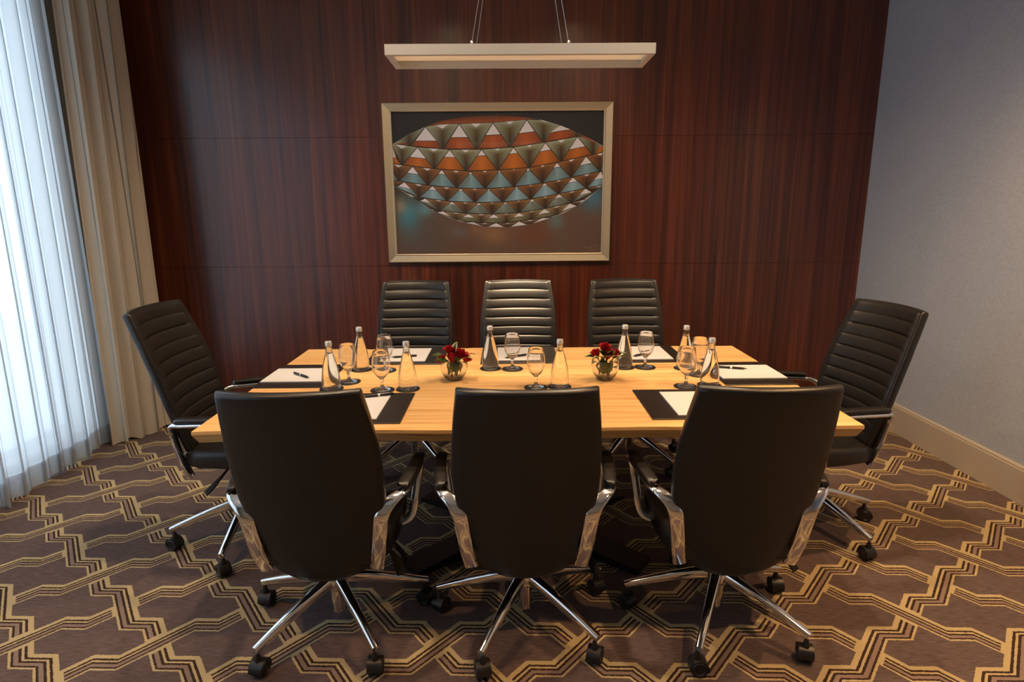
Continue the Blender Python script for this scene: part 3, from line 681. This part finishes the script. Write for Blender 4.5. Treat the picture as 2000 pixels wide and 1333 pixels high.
for _, b, gl, nm in ITEMS:
    for kind, (x, y) in (('bottle', b), ('glass', gl)):
        o = link('coaster', co_me, None, None, (x, y, TZ)); tag(o, 'round black coaster under the %s of the %s' % (kind, nm), 'coaster', 'black coasters')
    e = empty('water_bottle', (b[0], b[1], TZ+.004), random.uniform(0, 6)); tag(e, 'clear glass water bottle with silver cap by the '+nm, 'bottle', 'glass water bottles')
    bo = link('bottle_body', bottle_me, None, e); link('air_gap', inner_me, None, bo); link('bottle_cap', cap_me, None, e)
    o = link('water_goblet', glass_me, None, None, (gl[0], gl[1], TZ+.004)); tag(o, 'empty stemmed water glass by the '+nm, 'glass', 'stemmed water glasses')

# ------------------------------------------------------------------ rose bowls
vout = [(.0, .0), (.030, .0), (.036, .004), (.052, .026), (.0605, .052), (.0625, .072), (.0600, .092), (.0592, .0935)]
vin = [(.0578, .092), (.0603, .072), (.0583, .052), (.050, .028), (.034, .010), (.0, .008)]
vase_me = MB().lathe(vout+vin, 32).mesh('glass_bowl', (M['glass'],), 60)
def vcol_mesh(name, V, Fc, C, mat):
    me = bpy.data.meshes.new(name); me.from_pydata(V, [], Fc); at = me.color_attributes.new('col', 'FLOAT_COLOR', 'POINT')
    at.data.foreach_set('color', [q for c in C for q in (*c, 1)]); me.materials.append(mat); me.update(); me.shade_smooth(); return me
def petal(V, Fc, C, ang, r0, r1, h0, h1, width, curl, col):
    nu, nv = 6, 6; b = len(V)
    for i in range(nv+1):
        t = i/nv; r = r0+(r1-r0)*math.sin(t*PI*.5)+curl*max(0, t-.72)*1.6; z = h0+(h1-h0)*t-curl*.7*max(0, t-.85)
        wd = width*(.35+.65*math.sin(min(1, t*1.25)*PI*.5))*(1 if t < .8 else 1-.5*((t-.8)/.2)**2)
        for j in range(nu+1):
            s = -1+2*j/nu; a = ang+s*wd; rr = r*(1-.05*abs(s))
            V.append((rr*math.cos(a), rr*math.sin(a), z-.004*s*s*t)); k = .55+.45*t+random.uniform(-.06, .06); C.append(tuple(c*k for c in col))
    for i in range(nv):
        for j in range(nu): a = b+i*(nu+1)+j; Fc.append((a, a+1, a+nu+2, a+nu+1))
def rose_meshes(seed):
    random.seed(seed); V, Fc, C = [], [], []; red = random.choice([srgb(176, 16, 30), srgb(160, 10, 26), srgb(190, 24, 36)])
    for ring, (n, r0, r1, h0, h1, w, cu) in enumerate(((2, .002, .005, .006, .036, 1.5, .0), (3, .003, .010, .003, .038, 1.1, .002), (4, .004, .015, .0, .036, .95, .006), (5, .004, .0205, -.002, .031, .85, .012))):
        for k in range(n): petal(V, Fc, C, 2*PI*k/n+ring*.7+random.uniform(-.15, .15), r0, r1, h0, h1, w*random.uniform(.92, 1.06), cu*random.uniform(.7, 1.3), tuple(c*random.uniform(.75, 1.15) for c in red))
    return vcol_mesh('bloom', V, Fc, C, M['rose'])
ROSES = [rose_meshes(s) for s in (1, 2, 3, 4)]
def leaf_mesh(seed, L=.045, Wd=.016, varie=False):
    random.seed(seed); V, Fc, C = [], [], []; n = 8; m = 6
    for i in range(n+1):
        t = i/n; w = Wd*math.sin(PI*min(1, .06+t*.94))**.75*(1-.25*t)
        for j in range(m+1):
            s = -1+2*j/m; V.append((L*t, s*w, .006*math.sin(t*2.6)-.010*t*t+.005*s*s*(1-t)))
            g = srgb(52, 78, 30) if not varie or abs(s) < .6 else srgb(196, 196, 140)
            C.append(tuple(c*random.uniform(.85, 1.15) for c in g))
    for i in range(n):
        for j in range(m): a = i*(m+1)+j; Fc.append((a, a+1, a+m+2, a+m+1))
    return vcol_mesh('leaf', V, Fc, C, M['leaf'])
LEAF = [leaf_mesh(11), leaf_mesh(12, .05, .02), leaf_mesh(13, .042, .018, True), leaf_mesh(14, .036, .016, True)]
LEAFI = [leaf_mesh(15, .055, .022), leaf_mesh(16, .05, .024)]
def bowl(cx, cy, side, roses, leaves, inner):
    v = link('flower_bowl', vase_me, None, None, (cx, cy, TZ)); tag(v, 'small round glass bowl holding red roses, %s one on the table' % side, 'vase', 'glass rose bowls')
    for (x, y, z, tilt, az, k, sc, where) in roses:
        e = empty('rose', (cx+x, cy+y, TZ+z)); e.rotation_euler = (0, math.radians(tilt), math.radians(az)); e.scale = (sc*1.12,)*3
        tag(e, 'red rose %s in the %s glass bowl' % (where, side), 'rose', 'red roses in the %s bowl' % side)
        link('bloom', ROSES[k], None, e)
        st = MB().sweep([(0, 0, .004), (0, 0, -.02), (0, 0, -.05)], .0045, .0045, 8, (1, 0, 0), pw=2).mesh('stem', (M['stem'],)); link('stem', st, None, e)
    sp = empty('leaf_sprig', (cx, cy, TZ+.012)); tag(sp, 'green leaves tucked between the roses of the %s bowl' % side, 'leaves')
    for (x, y, z, az, el, k) in leaves:
        o = link('leaf', LEAF[k], None, sp, (x*.95, y*.95, z+.012)); o.scale = (1.25,)*3; o.rotation_euler = (random.uniform(-.4, .4), math.radians(-el), math.radians(az))
    for k in range(inner):
        a = random.uniform(0, 6.28); r = random.uniform(.012, .034)
        o = link('leaf', LEAFI[k % 2], None, sp, (r*math.cos(a), r*math.sin(a), random.uniform(0.004, .03))); o.rotation_euler = (random.uniform(-.5, .5), math.radians(random.uniform(-95, -70)), a+random.uniform(-.5, .5))
bowl(-.246, 2.632, 'left', [(-.042, -.018, .082, -35, 10, 0, .95, 'leaning out at the left'), (-.016, .012, .112, -6, 40, 1, 1.08, 'standing tallest at the back'), (-.004, -.030, .086, 12, 80, 2, 1.15, 'at the front centre'),
    (.026, -.002, .096, 16, -10, 3, 1.15, 'right of the centre'), (.048, -.012, .084, 34, -10, 1, .9, 'leaning out at the right'), (.012, .034, .100, 10, 90, 0, 1.0, 'hidden at the rear')],
    [(-.022, -.044, .066, 200, 20, 1), (.018, -.046, .070, -70, 35, 0), (.046, -.03, .076, -20, 20, 3), (.006, .01, .098, 60, 80, 2), (.05, .02, .076, 20, 15, 0), (-.05, .01, .074, 170, 20, 0)], 9)
bowl(.437, 2.612, 'right', [(-.004, .004, .124, 4, 0, 2, 1.1, 'standing tallest'), (-.036, -.006, .102, -28, 10, 1, 1.0, 'leaning out at the left'), (.004, -.022, .100, 14, -80, 3, 1.05, 'at the front centre'),
    (.036, .002, .100, 24, -8, 0, 1.0, 'leaning out at the right'), (.008, .034, .104, 14, 90, 1, .95, 'hidden at the rear')],
    [(-.02, -.036, .082, 215, 18, 2), (.0, -.042, .086, -95, 25, 1), (.03, -.036, .084, -50, 25, 3), (-.045, -.01, .080, 185, 12, 2), (.048, -.01, .088, -8, 18, 2), (.05, .012, .086, 15, 22, 3), (-.01, -.03, .088, -120, 50, 0), (.016, -.034, .088, -70, 55, 2), (.06, -.02, .082, -25, 5, 0)], 9)
